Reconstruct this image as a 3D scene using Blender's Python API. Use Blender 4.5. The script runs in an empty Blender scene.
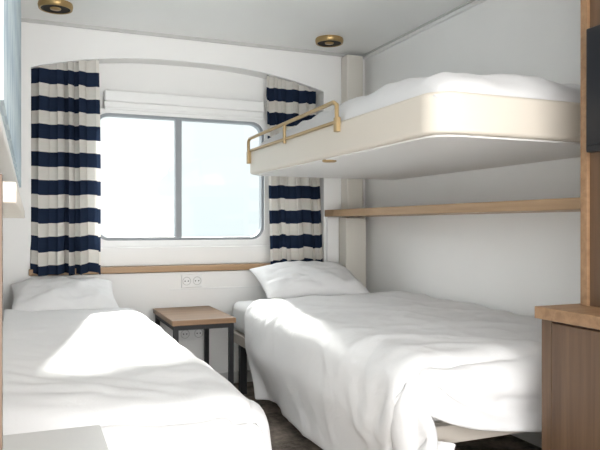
import bpy, bmesh, math, random
from mathutils import Matrix, Vector, noise
random.seed(3)
S=bpy.context.scene
S.view_settings.view_transform='Standard'
S.view_settings.look='None'
S.view_settings.exposure=0.80
COL=S.collection

# ---------------- materials ----------------
def mat(name,color,rough=0.6,metal=0.0,bump=0.0,bscale=200.0,var=0.0,vscale=3.0,spec=0.5,wrinkle=0.0):
    m=bpy.data.materials.new(name); m.use_nodes=True
    nt=m.node_tree; b=nt.nodes['Principled BSDF']
    b.inputs['Base Color'].default_value=(*color,1); b.inputs['Roughness'].default_value=rough
    b.inputs['Metallic'].default_value=metal; b.inputs['Specular IOR Level'].default_value=spec
    tc=nt.nodes.new('ShaderNodeTexCoord')
    n2=nt.nodes.new('ShaderNodeTexNoise'); n2.inputs['Scale'].default_value=vscale; n2.inputs['Detail'].default_value=4
    nt.links.new(tc.outputs['Object'],n2.inputs['Vector'])
    r=nt.nodes.new('ShaderNodeValToRGB')
    r.color_ramp.elements[0].color=(*[c*(1-var) for c in color],1); r.color_ramp.elements[1].color=(*[min(1,c*(1+var)) for c in color],1)
    r.color_ramp.elements[0].position=.3; r.color_ramp.elements[1].position=.7
    nt.links.new(n2.outputs['Fac'],r.inputs['Fac']); nt.links.new(r.outputs['Color'],b.inputs['Base Color'])
    last=None
    if wrinkle>0:
        n=nt.nodes.new('ShaderNodeTexNoise'); n.inputs['Scale'].default_value=5; n.inputs['Detail'].default_value=4; n.inputs['Distortion'].default_value=1.2
        n.inputs['Roughness'].default_value=.5
        nt.links.new(tc.outputs['Object'],n.inputs['Vector'])
        bp=nt.nodes.new('ShaderNodeBump'); bp.inputs['Strength'].default_value=wrinkle; bp.inputs['Distance'].default_value=.02
        nt.links.new(n.outputs['Fac'],bp.inputs['Height']); last=bp
    if bump>0:
        n=nt.nodes.new('ShaderNodeTexNoise'); n.inputs['Scale'].default_value=bscale
        nt.links.new(tc.outputs['Object'],n.inputs['Vector'])
        bp=nt.nodes.new('ShaderNodeBump'); bp.inputs['Strength'].default_value=bump; bp.inputs['Distance'].default_value=.002
        nt.links.new(n.outputs['Fac'],bp.inputs['Height'])
        if last: nt.links.new(last.outputs['Normal'],bp.inputs['Normal'])
        last=bp
    if last: nt.links.new(last.outputs['Normal'],b.inputs['Normal'])
    return m
def wood(name,c1,c2,axis='Y',rough=.45):
    m=bpy.data.materials.new(name); m.use_nodes=True
    nt=m.node_tree; b=nt.nodes['Principled BSDF']; b.inputs['Roughness'].default_value=rough
    tc=nt.nodes.new('ShaderNodeTexCoord'); mp=nt.nodes.new('ShaderNodeMapping')
    sc={'X':(1.2,28,28),'Y':(28,1.2,28),'Z':(28,28,1.2)}[axis]
    mp.inputs['Scale'].default_value=sc
    n=nt.nodes.new('ShaderNodeTexNoise'); n.inputs['Scale'].default_value=1.5; n.inputs['Detail'].default_value=6; n.inputs['Distortion'].default_value=.4
    r=nt.nodes.new('ShaderNodeValToRGB'); r.color_ramp.elements[0].color=(*c1,1); r.color_ramp.elements[1].color=(*c2,1)
    r.color_ramp.elements[0].position=.3; r.color_ramp.elements[1].position=.72
    nt.links.new(tc.outputs['Object'],mp.inputs['Vector']); nt.links.new(mp.outputs['Vector'],n.inputs['Vector'])
    nt.links.new(n.outputs['Fac'],r.inputs['Fac']); nt.links.new(r.outputs['Color'],b.inputs['Base Color'])
    return m
M_wall=mat('wall_paint',(.87,.865,.85),.7,bump=.05,bscale=60,var=.01)
M_ceil=mat('ceiling_panel',(.87,.87,.855),.5,var=.01)
M_trim=mat('trim_grey',(.55,.55,.53),.5,var=.03)
M_white=mat('white_laminate',(.84,.84,.83),.4,var=.01)
M_cab=mat('cabinet_grey_laminate',(.56,.56,.55),.45,var=.02)
M_cream=mat('cream_lacquer',(.68,.625,.545),.4,var=.01)
M_side=mat('corner_panel_lacquer',(.66,.63,.57),.4,var=.01)
M_fabric=mat('white_cotton',(.73,.73,.735),.95,bump=.2,bscale=500,var=.01,spec=.1,wrinkle=.28)
M_matt=mat('mattress_fabric',(.72,.72,.72),.95,bump=.3,bscale=300,var=.02,spec=.1)
M_black=mat('black_metal',(.018,.018,.02),.5,var=.1,spec=.3)
M_screen=mat('screen_gloss',(.012,.013,.016),.3,var=.1,spec=.3)
M_brass=mat('brass',(.42,.29,.13),.35,metal=.8,var=.05)
M_gold=mat('beige_gold_enamel',(.42,.30,.15),.4,metal=.2,var=.04)
M_frame=mat('window_frame_alu',(.27,.29,.31),.45,var=.03)
M_dark=mat('lamp_dark_interior',(.02,.017,.015),.6,var=.1,spec=.1)
M_oak=wood('oak_light',(.33,.20,.10),(.45,.285,.155),'X')
M_oakY=wood('oak_light_long',(.34,.22,.125),(.46,.31,.185),'Y')
M_walnut=wood('oak_brown',(.078,.042,.022),(.132,.077,.042),'Z')
M_oaktop=wood('oak_table_top',(.205,.115,.056),(.31,.185,.098),'X')
M_steel=mat('bed_frame_paint',(.46,.42,.37),.5,var=.03)

def floor_mat():
    m=bpy.data.materials.new('carpet_taupe'); m.use_nodes=True; nt=m.node_tree; b=nt.nodes['Principled BSDF']
    b.inputs['Roughness'].default_value=.8
    tc=nt.nodes.new('ShaderNodeTexCoord'); n=nt.nodes.new('ShaderNodeTexNoise'); n.inputs['Scale'].default_value=7; n.inputs['Detail'].default_value=9; n.inputs['Roughness'].default_value=.75
    r=nt.nodes.new('ShaderNodeValToRGB'); r.color_ramp.elements[0].color=(.06,.046,.036,1); r.color_ramp.elements[1].color=(.34,.28,.23,1)
    r.color_ramp.elements[0].position=.38; r.color_ramp.elements[1].position=.66
    nt.links.new(tc.outputs['Object'],n.inputs['Vector']); nt.links.new(n.outputs['Fac'],r.inputs['Fac']); nt.links.new(r.outputs['Color'],b.inputs['Base Color'])
    return m
M_floor=floor_mat()

def curtain_mat():
    m=bpy.data.materials.new('striped_curtain_cloth'); m.use_nodes=True; nt=m.node_tree
    for n in list(nt.nodes): nt.nodes.remove(n)
    out=nt.nodes.new('ShaderNodeOutputMaterial'); tc=nt.nodes.new('ShaderNodeTexCoord'); sp=nt.nodes.new('ShaderNodeSeparateXYZ')
    nt.links.new(tc.outputs['UV'],sp.inputs[0])   # v = metres of height
    a=nt.nodes.new('ShaderNodeMath'); a.operation='SUBTRACT'; a.inputs[1].default_value=1.373-0.04-0.1607*8
    d=nt.nodes.new('ShaderNodeMath'); d.operation='DIVIDE'; d.inputs[1].default_value=.1607
    f=nt.nodes.new('ShaderNodeMath'); f.operation='FRACT'
    l=nt.nodes.new('ShaderNodeMath'); l.operation='LESS_THAN'; l.inputs[1].default_value=.53
    nt.links.new(sp.outputs['Y'],a.inputs[0]); nt.links.new(a.outputs[0],d.inputs[0]); nt.links.new(d.outputs[0],f.inputs[0]); nt.links.new(f.outputs[0],l.inputs[0])
    mx=nt.nodes.new('ShaderNodeMix'); mx.data_type='RGBA'
    mx.inputs[6].default_value=(.80,.77,.72,1); mx.inputs[7].default_value=(.022,.034,.066,1)
    nt.links.new(l.outputs[0],mx.inputs[0])
    di=nt.nodes.new('ShaderNodeBsdfDiffuse'); tr=nt.nodes.new('ShaderNodeBsdfTranslucent')
    nt.links.new(mx.outputs[2],di.inputs['Color']); nt.links.new(mx.outputs[2],tr.inputs['Color'])
    ms=nt.nodes.new('ShaderNodeMixShader'); ms.inputs[0].default_value=.25
    nt.links.new(di.outputs[0],ms.inputs[1]); nt.links.new(tr.outputs[0],ms.inputs[2]); nt.links.new(ms.outputs[0],out.inputs['Surface'])
    return m
M_curt=curtain_mat()
def glass_mat():
    m=bpy.data.materials.new('window_glass'); m.use_nodes=True; nt=m.node_tree
    for n in list(nt.nodes): nt.nodes.remove(n)
    out=nt.nodes.new('ShaderNodeOutputMaterial'); t=nt.nodes.new('ShaderNodeBsdfTransparent'); t.inputs[0].default_value=(.96,.98,.98,1)
    g=nt.nodes.new('ShaderNodeBsdfGlossy'); g.inputs['Roughness'].default_value=.02
    ms=nt.nodes.new('ShaderNodeMixShader'); ms.inputs[0].default_value=.03
    nt.links.new(t.outputs[0],ms.inputs[1]); nt.links.new(g.outputs[0],ms.inputs[2]); nt.links.new(ms.outputs[0],out.inputs['Surface'])
    return m
M_glass=glass_mat()
def art_mat():
    m=bpy.data.materials.new('blue_art_print'); m.use_nodes=True; nt=m.node_tree; b=nt.nodes['Principled BSDF']; b.inputs['Roughness'].default_value=.6
    tc=nt.nodes.new('ShaderNodeTexCoord'); mp=nt.nodes.new('ShaderNodeMapping'); mp.inputs['Rotation'].default_value=(.7,0,0)
    w=nt.nodes.new('ShaderNodeTexChecker'); w.inputs['Scale'].default_value=7
    w.inputs['Color1'].default_value=(.46,.60,.66,1); w.inputs['Color2'].default_value=(.22,.36,.48,1)
    n=nt.nodes.new('ShaderNodeTexNoise'); n.inputs['Scale'].default_value=6
    mx=nt.nodes.new('ShaderNodeMix'); mx.data_type='RGBA'; mx.inputs[7].default_value=(.62,.70,.74,1)
    nt.links.new(tc.outputs['Object'],mp.inputs['Vector']); nt.links.new(mp.outputs['Vector'],w.inputs['Vector'])
    nt.links.new(tc.outputs['Object'],n.inputs['Vector']); nt.links.new(n.outputs['Fac'],mx.inputs[0]); nt.links.new(w.outputs['Color'],mx.inputs[6])
    nt.links.new(mx.outputs[2],b.inputs['Base Color']); return m
M_art=art_mat()

# ---------------- helpers ----------------
def parent(o,p):
    if p is not None:
        o.parent=p; o.matrix_parent_inverse=Matrix.Translation(-Vector(p.location))
def empty(name,loc):
    e=bpy.data.objects.new(name,None); e.location=loc; e.empty_display_size=.1; COL.objects.link(e); return e
def mkobj(name,bm,m,p=None,smooth=False,loc=None):
    bmesh.ops.recalc_face_normals(bm,faces=bm.faces)
    if loc is None:
        xs=[v.co for v in bm.verts]
        loc=Vector([(min(c[i] for c in xs)+max(c[i] for c in xs))/2 for i in range(3)])
    loc=Vector(loc)
    for v in bm.verts: v.co-=loc
    me=bpy.data.meshes.new(name); bm.to_mesh(me); bm.free()
    o=bpy.data.objects.new(name,me); o.location=loc; COL.objects.link(o)
    me.materials.append(m)
    if smooth:
        for f in me.polygons: f.use_smooth=True
    parent(o,p); return o
def addbox(bm,x0,x1,y0,y1,z0,z1):
    vs=[bm.verts.new((x,y,z)) for x in (x0,x1) for y in (y0,y1) for z in (z0,z1)]
    for f in ((0,1,3,2),(4,6,7,5),(0,4,5,1),(2,3,7,6),(0,2,6,4),(1,5,7,3)): bm.faces.new([vs[i] for i in f])
def bevel(o,w,seg=3):
    b=o.modifiers.new('bevel','BEVEL'); b.width=w; b.segments=seg; b.limit_method='ANGLE'
    for f in o.data.polygons: f.use_smooth=True
    try:
        wn=o.modifiers.new('wn','WEIGHTED_NORMAL'); wn.keep_sharp=False
    except Exception: pass
def box(name,x0,x1,y0,y1,z0,z1,m,p=None,bv=0.0,seg=3):
    bm=bmesh.new(); addbox(bm,x0,x1,y0,y1,z0,z1); o=mkobj(name,bm,m,p)
    if bv: bevel(o,bv,seg)
    return o
def prism(name,pts,z0,z1,m,p=None,bv=0,seg=3):
    bm=bmesh.new(); a=[bm.verts.new((x,y,z0)) for x,y in pts]; b=[bm.verts.new((x,y,z1)) for x,y in pts]
    n=len(pts); bm.faces.new(a); bm.faces.new(b)
    for i in range(n): bm.faces.new((a[i],a[(i+1)%n],b[(i+1)%n],b[i]))
    o=mkobj(name,bm,m,p)
    if bv: bevel(o,bv,seg)
    return o
def lathe(name,prof,c,m,p=None,n=48):
    bm=bmesh.new(); rings=[]
    for r,z in prof: rings.append([bm.verts.new((c[0]+r*math.cos(2*math.pi*i/n),c[1]+r*math.sin(2*math.pi*i/n),c[2]+z)) for i in range(n)])
    for a,b in zip(rings,rings[1:]):
        for i in range(n): bm.faces.new((a[i],a[(i+1)%n],b[(i+1)%n],b[i]))
    return mkobj(name,bm,m,p,smooth=True)
def tube(name,pts,r,m,p=None,cyc=False):
    cu=bpy.data.curves.new(name,'CURVE'); cu.dimensions='3D'; cu.bevel_depth=r; cu.bevel_resolution=4; cu.use_fill_caps=True
    sp=cu.splines.new('POLY'); sp.points.add(len(pts)-1); c=Vector(pts[0])
    for q,pt in zip(sp.points,pts): q.co=(*(Vector(pt)-c),1)
    sp.use_cyclic_u=cyc; cu.materials.append(m)
    o=bpy.data.objects.new(name,cu); o.location=c; COL.objects.link(o); parent(o,p); return o

CZ=2.16; RX=2.14; BY=4.0; LX=-.135
# ---------------- room shell ----------------
box('floor',-1.2,2.26,-1.2,4.2,-.08,0,M_floor)
box('ceiling',-1.2,2.26,-1.2,4.2,CZ,CZ+.08,M_ceil)
box('wall_right',RX,RX+.12,-1.2,4.2,0,CZ,M_wall)
box('wall_left',LX-.12,LX,.9,4.2,0,CZ,M_wall)
box('wall_entry',-1.2,LX-.12,.9,1.02,0,CZ,M_wall)
box('wall_entry_left',-1.3,-1.2,-1.2,1.02,0,CZ,M_wall)
# back wall with arched window recess
bm=bmesh.new()
OX0,OX1=.012,1.83
addbox(bm,-.25,OX0,4.0,4.14,0,CZ); addbox(bm,OX1,RX,4.0,4.14,0,CZ); addbox(bm,OX0,OX1,4.0,4.14,0,.71)
N=48
def arch(x):
    t=abs((x-.92)/.91); return 1.895+.115*(1-min(1,t)**2.4)
xs=[OX0+(OX1-OX0)*i/N for i in range(N+1)]
fr=[[bm.verts.new((x,y,z)) for (y,z) in ((4.0,arch(x)),(4.14,arch(x)),(4.14,CZ),(4.0,CZ))] for x in xs]
for a,b in zip(fr,fr[1:]):
    for k in range(4): bm.faces.new((a[k],b[k],b[(k+1)%4],a[(k+1)%4]))
bm.faces.new(fr[0]); bm.faces.new(fr[-1])
WX0,WX1,WZ0,WZ1=.34,1.47,.88,1.69
addbox(bm,-.25,WX0,4.14,4.22,0,CZ); addbox(bm,WX1,RX,4.14,4.22,0,CZ)
addbox(bm,WX0,WX1,4.14,4.22,0,WZ0); addbox(bm,WX0,WX1,4.14,4.22,WZ1,CZ)
mkobj('wall_back',bm,M_wall)
tube('trim_arch',[(x,3.998,arch(x)) for x in xs],.005,M_white)
box('trim_ceiling_back',LX,2.14,3.985,4.0,2.142,2.16,M_trim)
box('trim_ceiling_right',2.118,2.14,-1.2,3.98,2.135,2.16,M_white)
box('trim_ceiling_joint',2.105,2.118,-1.2,3.98,2.152,2.16,M_trim)
box('trim_corner_column',1.955,2.075,3.90,3.998,1.102,2.135,M_side,bv=.01)
box('trim_corner_column_lower',1.935,2.09,3.88,3.998,0,1.05,M_side,bv=.01)
box('trim_corner_panel',1.845,1.93,3.975,3.999,.0,1.05,M_white,bv=.004)
box('baseboard_back',0,1.84,3.985,4.0,0,.07,M_trim)
box('baseboard_right',2.125,2.14,1.6,3.85,0,.07,M_trim)

# window
w=empty('window_1',(.905,4.13,.88))
def rrect(x0,x1,z0,z1,r,n=8):
    pts=[]
    for cx,cz,a0 in ((x1-r,z1-r,0),(x0+r,z1-r,90),(x0+r,z0+r,180),(x1-r,z0+r,270)):
        for i in range(n+1):
            a=math.radians(a0+90*i/n); pts.append((cx+r*math.cos(a),cz+r*math.sin(a)))
    return pts
def ring(name,o,i,y0,y1,m,p):
    bm=bmesh.new(); n=len(o)
    A=[bm.verts.new((x,y0,z)) for x,z in o]; B=[bm.verts.new((x,y0,z)) for x,z in i]
    C=[bm.verts.new((x,y1,z)) for x,z in i]; D=[bm.verts.new((x,y1,z)) for x,z in o]
    for k in range(n):
        j=(k+1)%n
        for P,Q in ((A,B),(B,C),(C,D),(D,A)): bm.faces.new((P[k],P[j],Q[j],Q[k]))
    return mkobj(name,bm,m,p)
ring('outer_frame',rrect(.325,1.485,.865,1.705,.012),rrect(.365,1.445,.905,1.680,.085),4.10,4.17,M_white,w)
ring('inner_gasket',rrect(.364,1.446,.904,1.681,.086),rrect(.382,1.428,.922,1.664,.075),4.115,4.165,M_frame,w)
box('mullion',.855,.895,4.112,4.16,.912,1.672,M_frame,w,bv=.005)
box('glass_pane',.37,1.44,4.139,4.143,.91,1.675,M_glass,w)
box('bottom_rail',.37,.86,4.12,4.15,.91,.925,M_frame,w)
rb=empty('roller_blind',(.9,4.1,1.7))
box('cassette',.42,1.435,4.07,4.139,1.745,1.815,M_white,rb,bv=.012)
box('guide_board',.42,1.435,4.085,4.099,1.71,1.745,M_white,rb,bv=.004)
box('hem_bar',.42,1.435,4.084,4.098,1.698,1.71,M_white,rb,bv=.003)
box('window_sill',.0,1.845,3.975,4.14,.715,.75,M_oak,bv=.004)
box('trim_sill_step',.34,1.47,4.06,4.14,.75,.865,M_white,bv=.006)

# ---------------- curtains ----------------
def curtain(name,x0,x1,folds,zb,seed):
    nx=folds*16; nz=50
    bm=bmesh.new(); uv=bm.loops.layers.uv.new('UVMap'); g=[]
    for j in range(nz+1):
        v=j/nz; row=[]
        for i in range(nx+1):
            t=i/nx; xx=x0+(x1-x0)*t
            ztop=min(arch(xx)-.004+.02,2.0)
            z=zb+(ztop-zb)*v
            ymid=3.94+(4.045-3.94)*max(0,min(1,(z-.72)/1.1))
            tw=t+.035*math.sin(2*math.pi*t*1.5+seed)+.012*math.sin(3*v+seed+5*t)
            a=tw*folds*2*math.pi
            amp=.034+.014*math.sin(9*t+seed*2)
            amp*=.85+.25*(1-v)
            if z>1.83: amp*=.55
            s=math.sin(a); s=math.copysign(abs(s)**.8,s)
            y=ymid+amp*s+.006*noise.noise(Vector((t*9,v*3,seed)))
            x=xx+.012*math.sin(2*a+1)+.010*(1-v)*math.sin(t*5+seed)+ (t-.5)*.012*(1-v)
            zz=z+.006*math.sin(a*.5+seed)*(1-v)+.004*math.sin(a)*(1-v)
            row.append((bm.verts.new((x,y,zz)),t,z))
        g.append(row)
    for j in range(nz):
        for i in range(nx):
            q=[g[j][i],g[j][i+1],g[j+1][i+1],g[j+1][i]]
            f=bm.faces.new([k[0] for k in q])
            for l,k in zip(f.loops,q): l[uv].uv=(k[1],k[2])
    return mkobj(name,bm,M_curt,None,smooth=True)
curtain('striped_curtain',.012,.390,5,.722,1.0)
curtain('striped_curtain',1.437,1.785,5,.732,4.0)

# ---------------- ceiling downlights ----------------
for (x,y) in ((1.73,3.70),(.13,3.66)):
    e=empty('ceiling_downlight',(x,y,CZ))
    lathe('brass_ring',[(.085,0),(.088,-.012),(.084,-.030),(.078,-.032),(.074,-.030),(.068,-.004)],(x,y,CZ),M_brass,e)
    lathe('reflector',[(.074,-.029),(.05,-.027),(.03,-.026),(.0005,-.026)],(x,y,CZ),M_dark,e)
    lathe('lens',[(.028,-.026),(.026,-.031),(.0005,-.033)],(x,y,CZ),M_brass,e)

# ---------------- cloth simulation ----------------
def collider(x0,x1,y0,y1,z0,z1,b):
    bm=bmesh.new(); addbox(bm,x0,x1,y0,y1,z0,z1)
    bmesh.ops.bevel(bm,geom=bm.edges[:],offset=b,segments=3,affect='EDGES')
    bmesh.ops.triangulate(bm,faces=bm.faces[:])
    o=mkobj('tmp_collider',bm,M_white); o.modifiers.new('c','COLLISION')
    o.collision.thickness_outer=.012; o.collision.cloth_friction=40; o.collision.damping=.6
    return o
def drape(name,x0,x1,y0,y1,z,res,pinx,skew,pinmin,frames,grow,clampx,seed,thick=.014):
    nx=int(abs(x1-x0)/res); ny=int(abs(y1-y0)/res)
    bm=bmesh.new(); g=[]
    for j in range(ny+1):
        row=[]
        for i in range(nx+1):
            x=x0+(x1-x0)*i/nx; yt=y1+skew*(x-x0)/(x1-x0)
            y=y0+(yt-y0)*j/ny
            zz=z+.018*noise.noise(Vector((x*4+seed,y*4,seed)))+.010*noise.noise(Vector((x*10,y*8+seed,seed)))
            row.append(bm.verts.new((x,y,zz)))
        g.append(row)
    for j in range(ny):
        for i in range(nx): bm.faces.new((g[j][i],g[j][i+1],g[j+1][i+1],g[j+1][i]))
    bm.verts.index_update()
    pins=[g[j][i].index for j in range(ny+1) for i in range(nx+1) if abs(g[j][i].co.x-pinx)<res*1.2 and pinmin<g[j][i].co.y]
    bm.normal_update()
    me=bpy.data.meshes.new(name); bm.to_mesh(me); bm.free()
    o=bpy.data.objects.new(name,me); COL.objects.link(o)
    vg=o.vertex_groups.new(name='pin'); vg.add(pins,1.0,'REPLACE')
    md=o.modifiers.new('cloth','CLOTH'); c=md.settings
    c.quality=7; c.mass=.35; c.tension_stiffness=14; c.compression_stiffness=14; c.shear_stiffness=6; c.bending_stiffness=.6
    c.air_damping=2.0; c.vertex_group_mass='pin'; c.shrink_min=-grow; c.shrink_max=-grow
    md.collision_settings.distance_min=.012; md.collision_settings.collision_quality=3
    md.collision_settings.use_self_collision=False
    md.point_cache.frame_start=1; md.point_cache.frame_end=frames+5
    for f in range(1,frames+1): S.frame_set(f)
    dg=bpy.context.evaluated_depsgraph_get(); ev=o.evaluated_get(dg)
    nm=bpy.data.meshes.new_from_object(ev)
    o.modifiers.remove(md)
    bm=bmesh.new(); bm.from_mesh(nm)
    inner=[v for v in bm.verts if not v.is_boundary]
    for _ in range(2): bmesh.ops.smooth_vert(bm,verts=inner,factor=.5,use_axis_x=True,use_axis_y=True,use_axis_z=True)
    bm.normal_update()
    # soft creases: ridged noise pushed outwards along the cloth normal
    disp=[]
    for v in bm.verts:
        p=v.co; n=v.normal
        if n.z<0 and abs(n.z)>.5: n=-n
        wp=Vector((p.x*2.6+.5*noise.noise(p*2),p.y*3.4+p.x*1.6,p.z*1.5+seed))
        r1=max(0,1-abs(noise.noise(wp))*3.2)**2
        wq=Vector((p.x*5.5-p.y*2.2,p.y*4.5,p.z*2+seed*2))
        r2=max(0,1-abs(noise.noise(wq))*3.0)**2
        disp.append(n*(.010*r1+.005*r2+.006*noise.noise(p*4.0)+.004))
    for v,d in zip(bm.verts,disp): v.co+=d
    bm.to_mesh(nm); bm.free()
    o.data=nm; nm.name=name
    for v in nm.vertices:
        v.co.x=max(clampx[0],min(clampx[1],v.co.x)); v.co.z=max(.03,v.co.z)
    nm.materials.clear(); nm.materials.append(M_fabric)
    for f in nm.polygons: f.use_smooth=True
    so=o.modifiers.new('thick','SOLIDIFY'); so.thickness=thick; so.offset=1
    ss=o.modifiers.new('ss','SUBSURF'); ss.levels=1; ss.render_levels=1
    return o
cR=collider(1.12,2.13,1.75,3.97,.30,.545,.04)
cL=collider(-.13,.55,1.60,3.97,.30,.515,.05)
cF=collider(-.5,2.4,1.0,4.2,-.06,0.0,.01)
dR=drape('duvet',.67,2.10,1.485,3.36,.575,.021,2.10,.12,1.78,60,.025,(.5,2.115),1.0)
dL=drape('duvet',-.115,.86,1.30,3.62,.545,.023,-.115,-.05,1.66,60,.025,(-.122,1.2),7.0)
for o in (cR,cL,cF): bpy.data.objects.remove(o)
S.frame_set(1)

# ---------------- beds ----------------
def bed(x0,x1,y0,y1,zr,zm,zt,duv):
    e=empty('single_bed',((x0+x1)/2,(y0+y1)/2,0))
    box('side_rail_1',x0,x0+.03,y0,y1,zr,zr+.06,M_steel,e,bv=.005)
    box('side_rail_2',x1-.03,x1,y0,y1,zr,zr+.06,M_steel,e,bv=.005)
    box('foot_rail',x0+.03,x1-.03,y0,y0+.03,zr,zr+.06,M_steel,e,bv=.005)
    box('head_rail',x0+.03,x1-.03,y1-.03,y1,zr,zr+.06,M_steel,e,bv=.005)
    box('slat_base',x0+.03,x1-.03,y0+.03,y1-.03,zr+.03,zm,M_steel,e)
    k=1
    for lx in (x0+.02,x1-.06):
        for ly in (y0+.25,y1-.15):
            box('leg_%d'%k,lx,lx+.04,ly,ly+.04,0,zr,M_black,e); k+=1
    box('mattress',x0+.005,x1-.005,y0+.01,y1-.005,zm,zt,M_matt,e,bv=.045,seg=5)
    parent(duv,e)
    return e
bed(1.13,2.125,1.75,3.84,.30,.362,.54,dR)
bed(-.13,.54,1.61,3.96,.27,.332,.51,dL)

def pillow(name,c,sx,sy,th,rot,seed):
    bm=bmesh.new(); n=30; g={}
    for side in (1,-1):
        for j in range(n+1):
            for i in range(n+1):
                u=-1+2*i/n; v=-1+2*j/n
                if side==-1 and (i in(0,n) or j in (0,n)): g[(side,i,j)]=g[(1,i,j)]; continue
                pf=max(0,(1-abs(u)**3.0))**.6*max(0,(1-abs(v)**3.0))**.6
                sc=1-.07*(abs(u)*(1-abs(v)**2)) 
                sc2=1-.09*(abs(v)*(1-abs(u)**2))
                w=noise.noise(Vector((u*2.3+seed,v*2.3,side)))*.024+noise.noise(Vector((u*6,v*5+seed,side)))*.012
                g[(side,i,j)]=bm.verts.new((u*sx/2*sc2*sc,v*sy/2*sc*sc2,side*(th/2*pf)+w*min(1,pf*1.5)*side))
    for side in (1,-1):
        for j in range(n):
            for i in range(n):
                q=[g[(side,i,j)],g[(side,i+1,j)],g[(side,i+1,j+1)],g[(side,i,j+1)]]
                bm.faces.new(q if side==1 else q[::-1])
    o=mkobj(name,bm,M_fabric,None,smooth=True,loc=(0,0,0)); o.location=c; o.rotation_euler=[math.radians(a) for a in rot]
    s=o.modifiers.new('ss','SUBSURF'); s.levels=1; s.render_levels=1
    return o
pillow('pillow',(1.585,3.68,.655),.67,.46,.17,(18,0,-4),2.0)
pillow('pillow',(.18,3.76,.610),.56,.42,.14,(18,0,0),5.0)

# ---------------- upper bunk ----------------
ub=empty('upper_bunk_bed',(1.65,2.66,1.29))
def rpoly(x0,x1,y0,y1,rn,rf,n=10):
    pts=[(x1,y0),(x1,y1)]
    for i in range(n+1):
        a=math.radians(90+90*i/n); pts.append((x0+rf+rf*math.cos(a),y1-rf+rf*math.sin(a)))
    for i in range(n+1):
        a=math.radians(180+90*i/n); pts.append((x0+rn+rn*math.cos(a),y0+rn+rn*math.sin(a)))
    return pts
prism('bunk_tray',rpoly(1.17,2.137,1.72,3.62,.09,.06),1.29,1.425,M_cream,ub,bv=.014,seg=4)
prism('underside_panel',rpoly(1.20,2.13,1.75,3.59,.08,.05),1.284,1.295,M_white,ub)
bm=bmesh.new(); nx,ny=60,110; X0,X1,Y0,Y1=1.185,2.13,1.745,3.58; g=[]
def bh(x,y):
    u=2*(x-X0)/(X1-X0)-1; v=2*(y-Y0)/(Y1-Y0)-1
    e=max(0,1-abs(u)**6)**.5 if u<0 else 1
    e*=max(0,1-abs(v)**10)**.5
    h=.118*e+ .038*math.exp(-((v+.35)/.55)**2)*e*(1-.4*u*u)
    rg=1-abs(noise.noise(Vector((x*3.2+y*1.5,y*3.0-x*2,5))))*2
    h+=e*(.020*noise.noise(Vector((x*5,y*4,3)))+.012*noise.noise(Vector((x*14,y*9,8)))+.012*max(0,rg)**3)
    return 1.405+h
for j in range(ny+1):
    row=[]
    for i in range(nx+1):
        a=i/nx; b=j/ny
        a=.5-.5*math.cos(math.pi*a) if a<.5 else a
        b=.5-.5*math.cos(math.pi*b)
        x=X0+(X1-X0)*a; y=Y0+(Y1-Y0)*b
        row.append(bm.verts.new((x,y,bh(x,y))))
    g.append(row)
for j in range(ny):
    for i in range(nx): bm.faces.new((g[j][i],g[j][i+1],g[j+1][i+1],g[j+1][i]))
mkobj('bunk_bedding',bm,M_fabric,ub,smooth=True)
gx=1.160
tube('guard_rail',[(gx,3.57,1.37),(gx,3.57,1.475),(gx,3.55,1.49),(gx,2.44,1.505),(gx,2.41,1.49),(gx,2.41,1.40)],.009,M_gold,ub)
tube('guard_post',[(gx,3.0,1.40),(gx,3.0,1.50)],.008,M_gold,ub)
box('guard_bracket',1.152,1.172,2.395,2.425,1.38,1.44,M_gold,ub,bv=.003)
box('guard_bracket_far',1.152,1.172,3.555,3.585,1.35,1.42,M_gold,ub,bv=.003)
box('guard_base_strip',1.160,1.176,2.41,3.57,1.418,1.430,M_gold,ub,bv=.002)
lathe('latch_plate',[(.0005,0),(.030,0),(.033,-.006),(.026,-.010),(.0005,-.010)],(1.225,2.62,1.287),M_brass,ub)

# folded upper bunk on left wall (closed, patterned front)
fb=empty('folded_wall_bunk',(-.09,2.4,1.19))
box('bunk_shell',LX+.003,-.045,1.1,3.72,1.18,2.12,M_white,fb,bv=.004)
box('bunk_front_print',-.045,-.036,1.12,3.70,1.195,2.10,M_art,fb)

# ---------------- shelf right wall ----------------
box('wall_shelf',1.835,2.137,1.60,3.87,1.056,1.10,M_oakY,bv=.003)
box('trim_shelf_end',1.835,2.137,3.87,3.998,1.056,1.10,M_oakY)

# ---------------- nightstand ----------------
ns=empty('nightstand',(.865,3.68,0))
box('top',.69,1.035,3.40,3.97,.472,.50,M_oaktop,ns,bv=.003)
for k,(x,y) in enumerate(((.70,3.41),(1.0,3.41),(.70,3.935),(1.0,3.935))):
    box('leg_%d'%(k+1),x,x+.025,y,y+.025,0,.472,M_black,ns)
box('rail_front',.725,1.0,3.41,3.435,.447,.472,M_black,ns)
box('rail_left',.70,.725,3.435,3.935,.447,.472,M_black,ns)
box('rail_right',1.0,1.025,3.435,3.935,.447,.472,M_black,ns)
box('foot_right',1.0,1.025,3.435,3.935,.0,.02,M_black,ns)
box('foot_left',.70,.725,3.435,3.935,.0,.02,M_black,ns)

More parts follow.
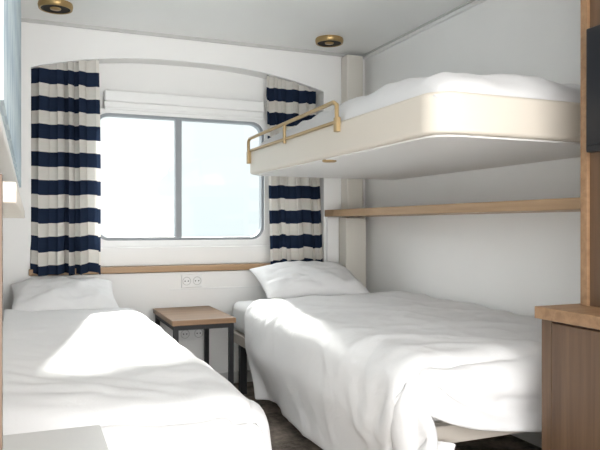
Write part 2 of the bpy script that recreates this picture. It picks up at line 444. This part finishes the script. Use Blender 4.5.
def outlet(name,x,z,wd,h,holes):
    e=empty(name,(x,3.995,z))
    box('plate',x-wd/2,x+wd/2,3.988,4.0,z-h/2,z+h/2,M_white,e,bv=.003)
    for i in range(holes):
        cx=x-wd/2+wd*(i+.5)/holes
        bm=bmesh.new(); r=h*.33
        a=[bm.verts.new((cx+r*math.cos(t*math.pi/12),3.985,z+r*math.sin(t*math.pi/12))) for t in range(24)]
        b=[bm.verts.new((cx+r*.85*math.cos(t*math.pi/12),3.9855,z+r*.85*math.sin(t*math.pi/12))) for t in range(24)]
        for t in range(24): bm.faces.new((a[t],a[(t+1)%24],b[(t+1)%24],b[t]))
        mkobj('socket_%d'%(i+1),bm,M_trim,e)
        for s in (-1,1): box('pin_%d_%d'%(i+1,s+2),cx+s*.01-.003,cx+s*.01+.003,3.984,3.99,z-.003,z+.003,M_black,e)
    return e
outlet('power_outlet',.93,.33,.17,.085,2)
outlet('light_switch',.93,.655,.13,.08,2)
box('trim_conduit',.80,1.845,3.992,4.0,.60,.608,M_white)

# ---------------- desk & wardrobe (right foreground) ----------------
dk=empty('desk',(1.8,1.1,0))
box('desk_top',1.44,2.137,.55,1.59,.713,.75,M_oaktop,dk,bv=.003)
box('side_panel',1.455,2.137,1.535,1.575,0,.713,M_walnut,dk,bv=.002)
box('front_panel_1',1.455,1.475,1.10,1.533,.06,.705,M_walnut,dk,bv=.002)
box('front_panel_2',1.455,1.475,.58,1.094,.06,.705,M_walnut,dk,bv=.002)
box('plinth',1.485,2.13,.58,1.53,0,.06,M_black,dk)
wd=empty('wardrobe',(1.86,1.07,.75))
box('carcass',1.600,2.137,.60,1.545,.75,2.155,M_walnut,wd,bv=.002)
box('edge_post',1.588,1.606,1.525,1.552,.75,2.155,M_oaktop,wd,bv=.002)
tv=empty('wall_television',(1.575,1.16,1.4))
box('tv_body',1.562,1.585,.82,1.505,1.22,1.595,M_black,tv,bv=.004)
box('tv_screen',1.558,1.563,.835,1.49,1.24,1.58,M_screen,tv)
box('tv_mount',1.585,1.60,1.05,1.28,1.32,1.48,M_black,tv)

# ---------------- left wall things ----------------
box('wall_ledge',LX+.002,-.018,1.15,3.6,1.035,1.07,M_cream,None,bv=.004)
box('trim_partition_post',LX,-.034,.99,1.02,0,1.07,M_walnut)
cb=empty('storage_cabinet',(.0,1.2,0))
box('cabinet_body',-.125,.125,1.04,1.36,.03,.575,M_cab,cb,bv=.003)
box('cabinet_top',-.13,.133,1.03,1.37,.575,.60,M_cab,cb,bv=.004)
box('cabinet_door',.125,.133,1.05,1.35,.05,.56,M_cab,cb,bv=.002)
box('cabinet_plinth',-.12,.115,1.05,1.35,0,.03,M_black,cb)

# ---------------- light ----------------
# overcast sky: pale hazy band above the sea ahead of the window, brighter overhead; bright half astern is added fill, entering by the open back
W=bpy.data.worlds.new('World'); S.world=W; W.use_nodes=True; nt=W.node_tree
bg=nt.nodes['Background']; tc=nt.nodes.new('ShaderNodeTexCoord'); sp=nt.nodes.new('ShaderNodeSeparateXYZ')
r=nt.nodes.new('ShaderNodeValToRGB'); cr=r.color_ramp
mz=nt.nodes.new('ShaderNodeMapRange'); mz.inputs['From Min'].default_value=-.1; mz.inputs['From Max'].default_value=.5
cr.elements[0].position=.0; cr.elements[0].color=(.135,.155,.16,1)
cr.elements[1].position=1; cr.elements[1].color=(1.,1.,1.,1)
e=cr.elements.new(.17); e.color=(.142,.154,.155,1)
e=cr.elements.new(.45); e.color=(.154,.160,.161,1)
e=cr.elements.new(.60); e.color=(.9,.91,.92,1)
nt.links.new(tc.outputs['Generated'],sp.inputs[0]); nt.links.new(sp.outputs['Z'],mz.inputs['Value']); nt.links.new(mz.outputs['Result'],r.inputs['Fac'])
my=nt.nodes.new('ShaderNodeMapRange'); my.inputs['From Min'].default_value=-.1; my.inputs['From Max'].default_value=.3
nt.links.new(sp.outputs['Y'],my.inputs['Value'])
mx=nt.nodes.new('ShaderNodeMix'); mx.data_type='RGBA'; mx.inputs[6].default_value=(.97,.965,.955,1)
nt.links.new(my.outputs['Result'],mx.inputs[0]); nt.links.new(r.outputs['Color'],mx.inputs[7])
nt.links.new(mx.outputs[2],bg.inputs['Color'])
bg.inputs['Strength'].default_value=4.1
sl=bpy.data.lights.new('sun','SUN'); sl.energy=9; sl.angle=math.radians(2); sl.color=(1,.96,.9)
so=bpy.data.objects.new('sun',sl); COL.objects.link(so); so.location=(2,8,5)
so.rotation_euler=Vector((-.18,-1,-.53)).to_track_quat('-Z','Y').to_euler()

# ---------------- camera ----------------
cd=bpy.data.cameras.new('camera'); cam=bpy.data.objects.new('camera',cd); COL.objects.link(cam)
cd.sensor_width=36; cd.lens=655*36/600; cd.clip_start=.02
cam.location=(0,0,1.0); cam.rotation_euler=(math.radians(90),0,math.radians(-22.5))
S.camera=cam
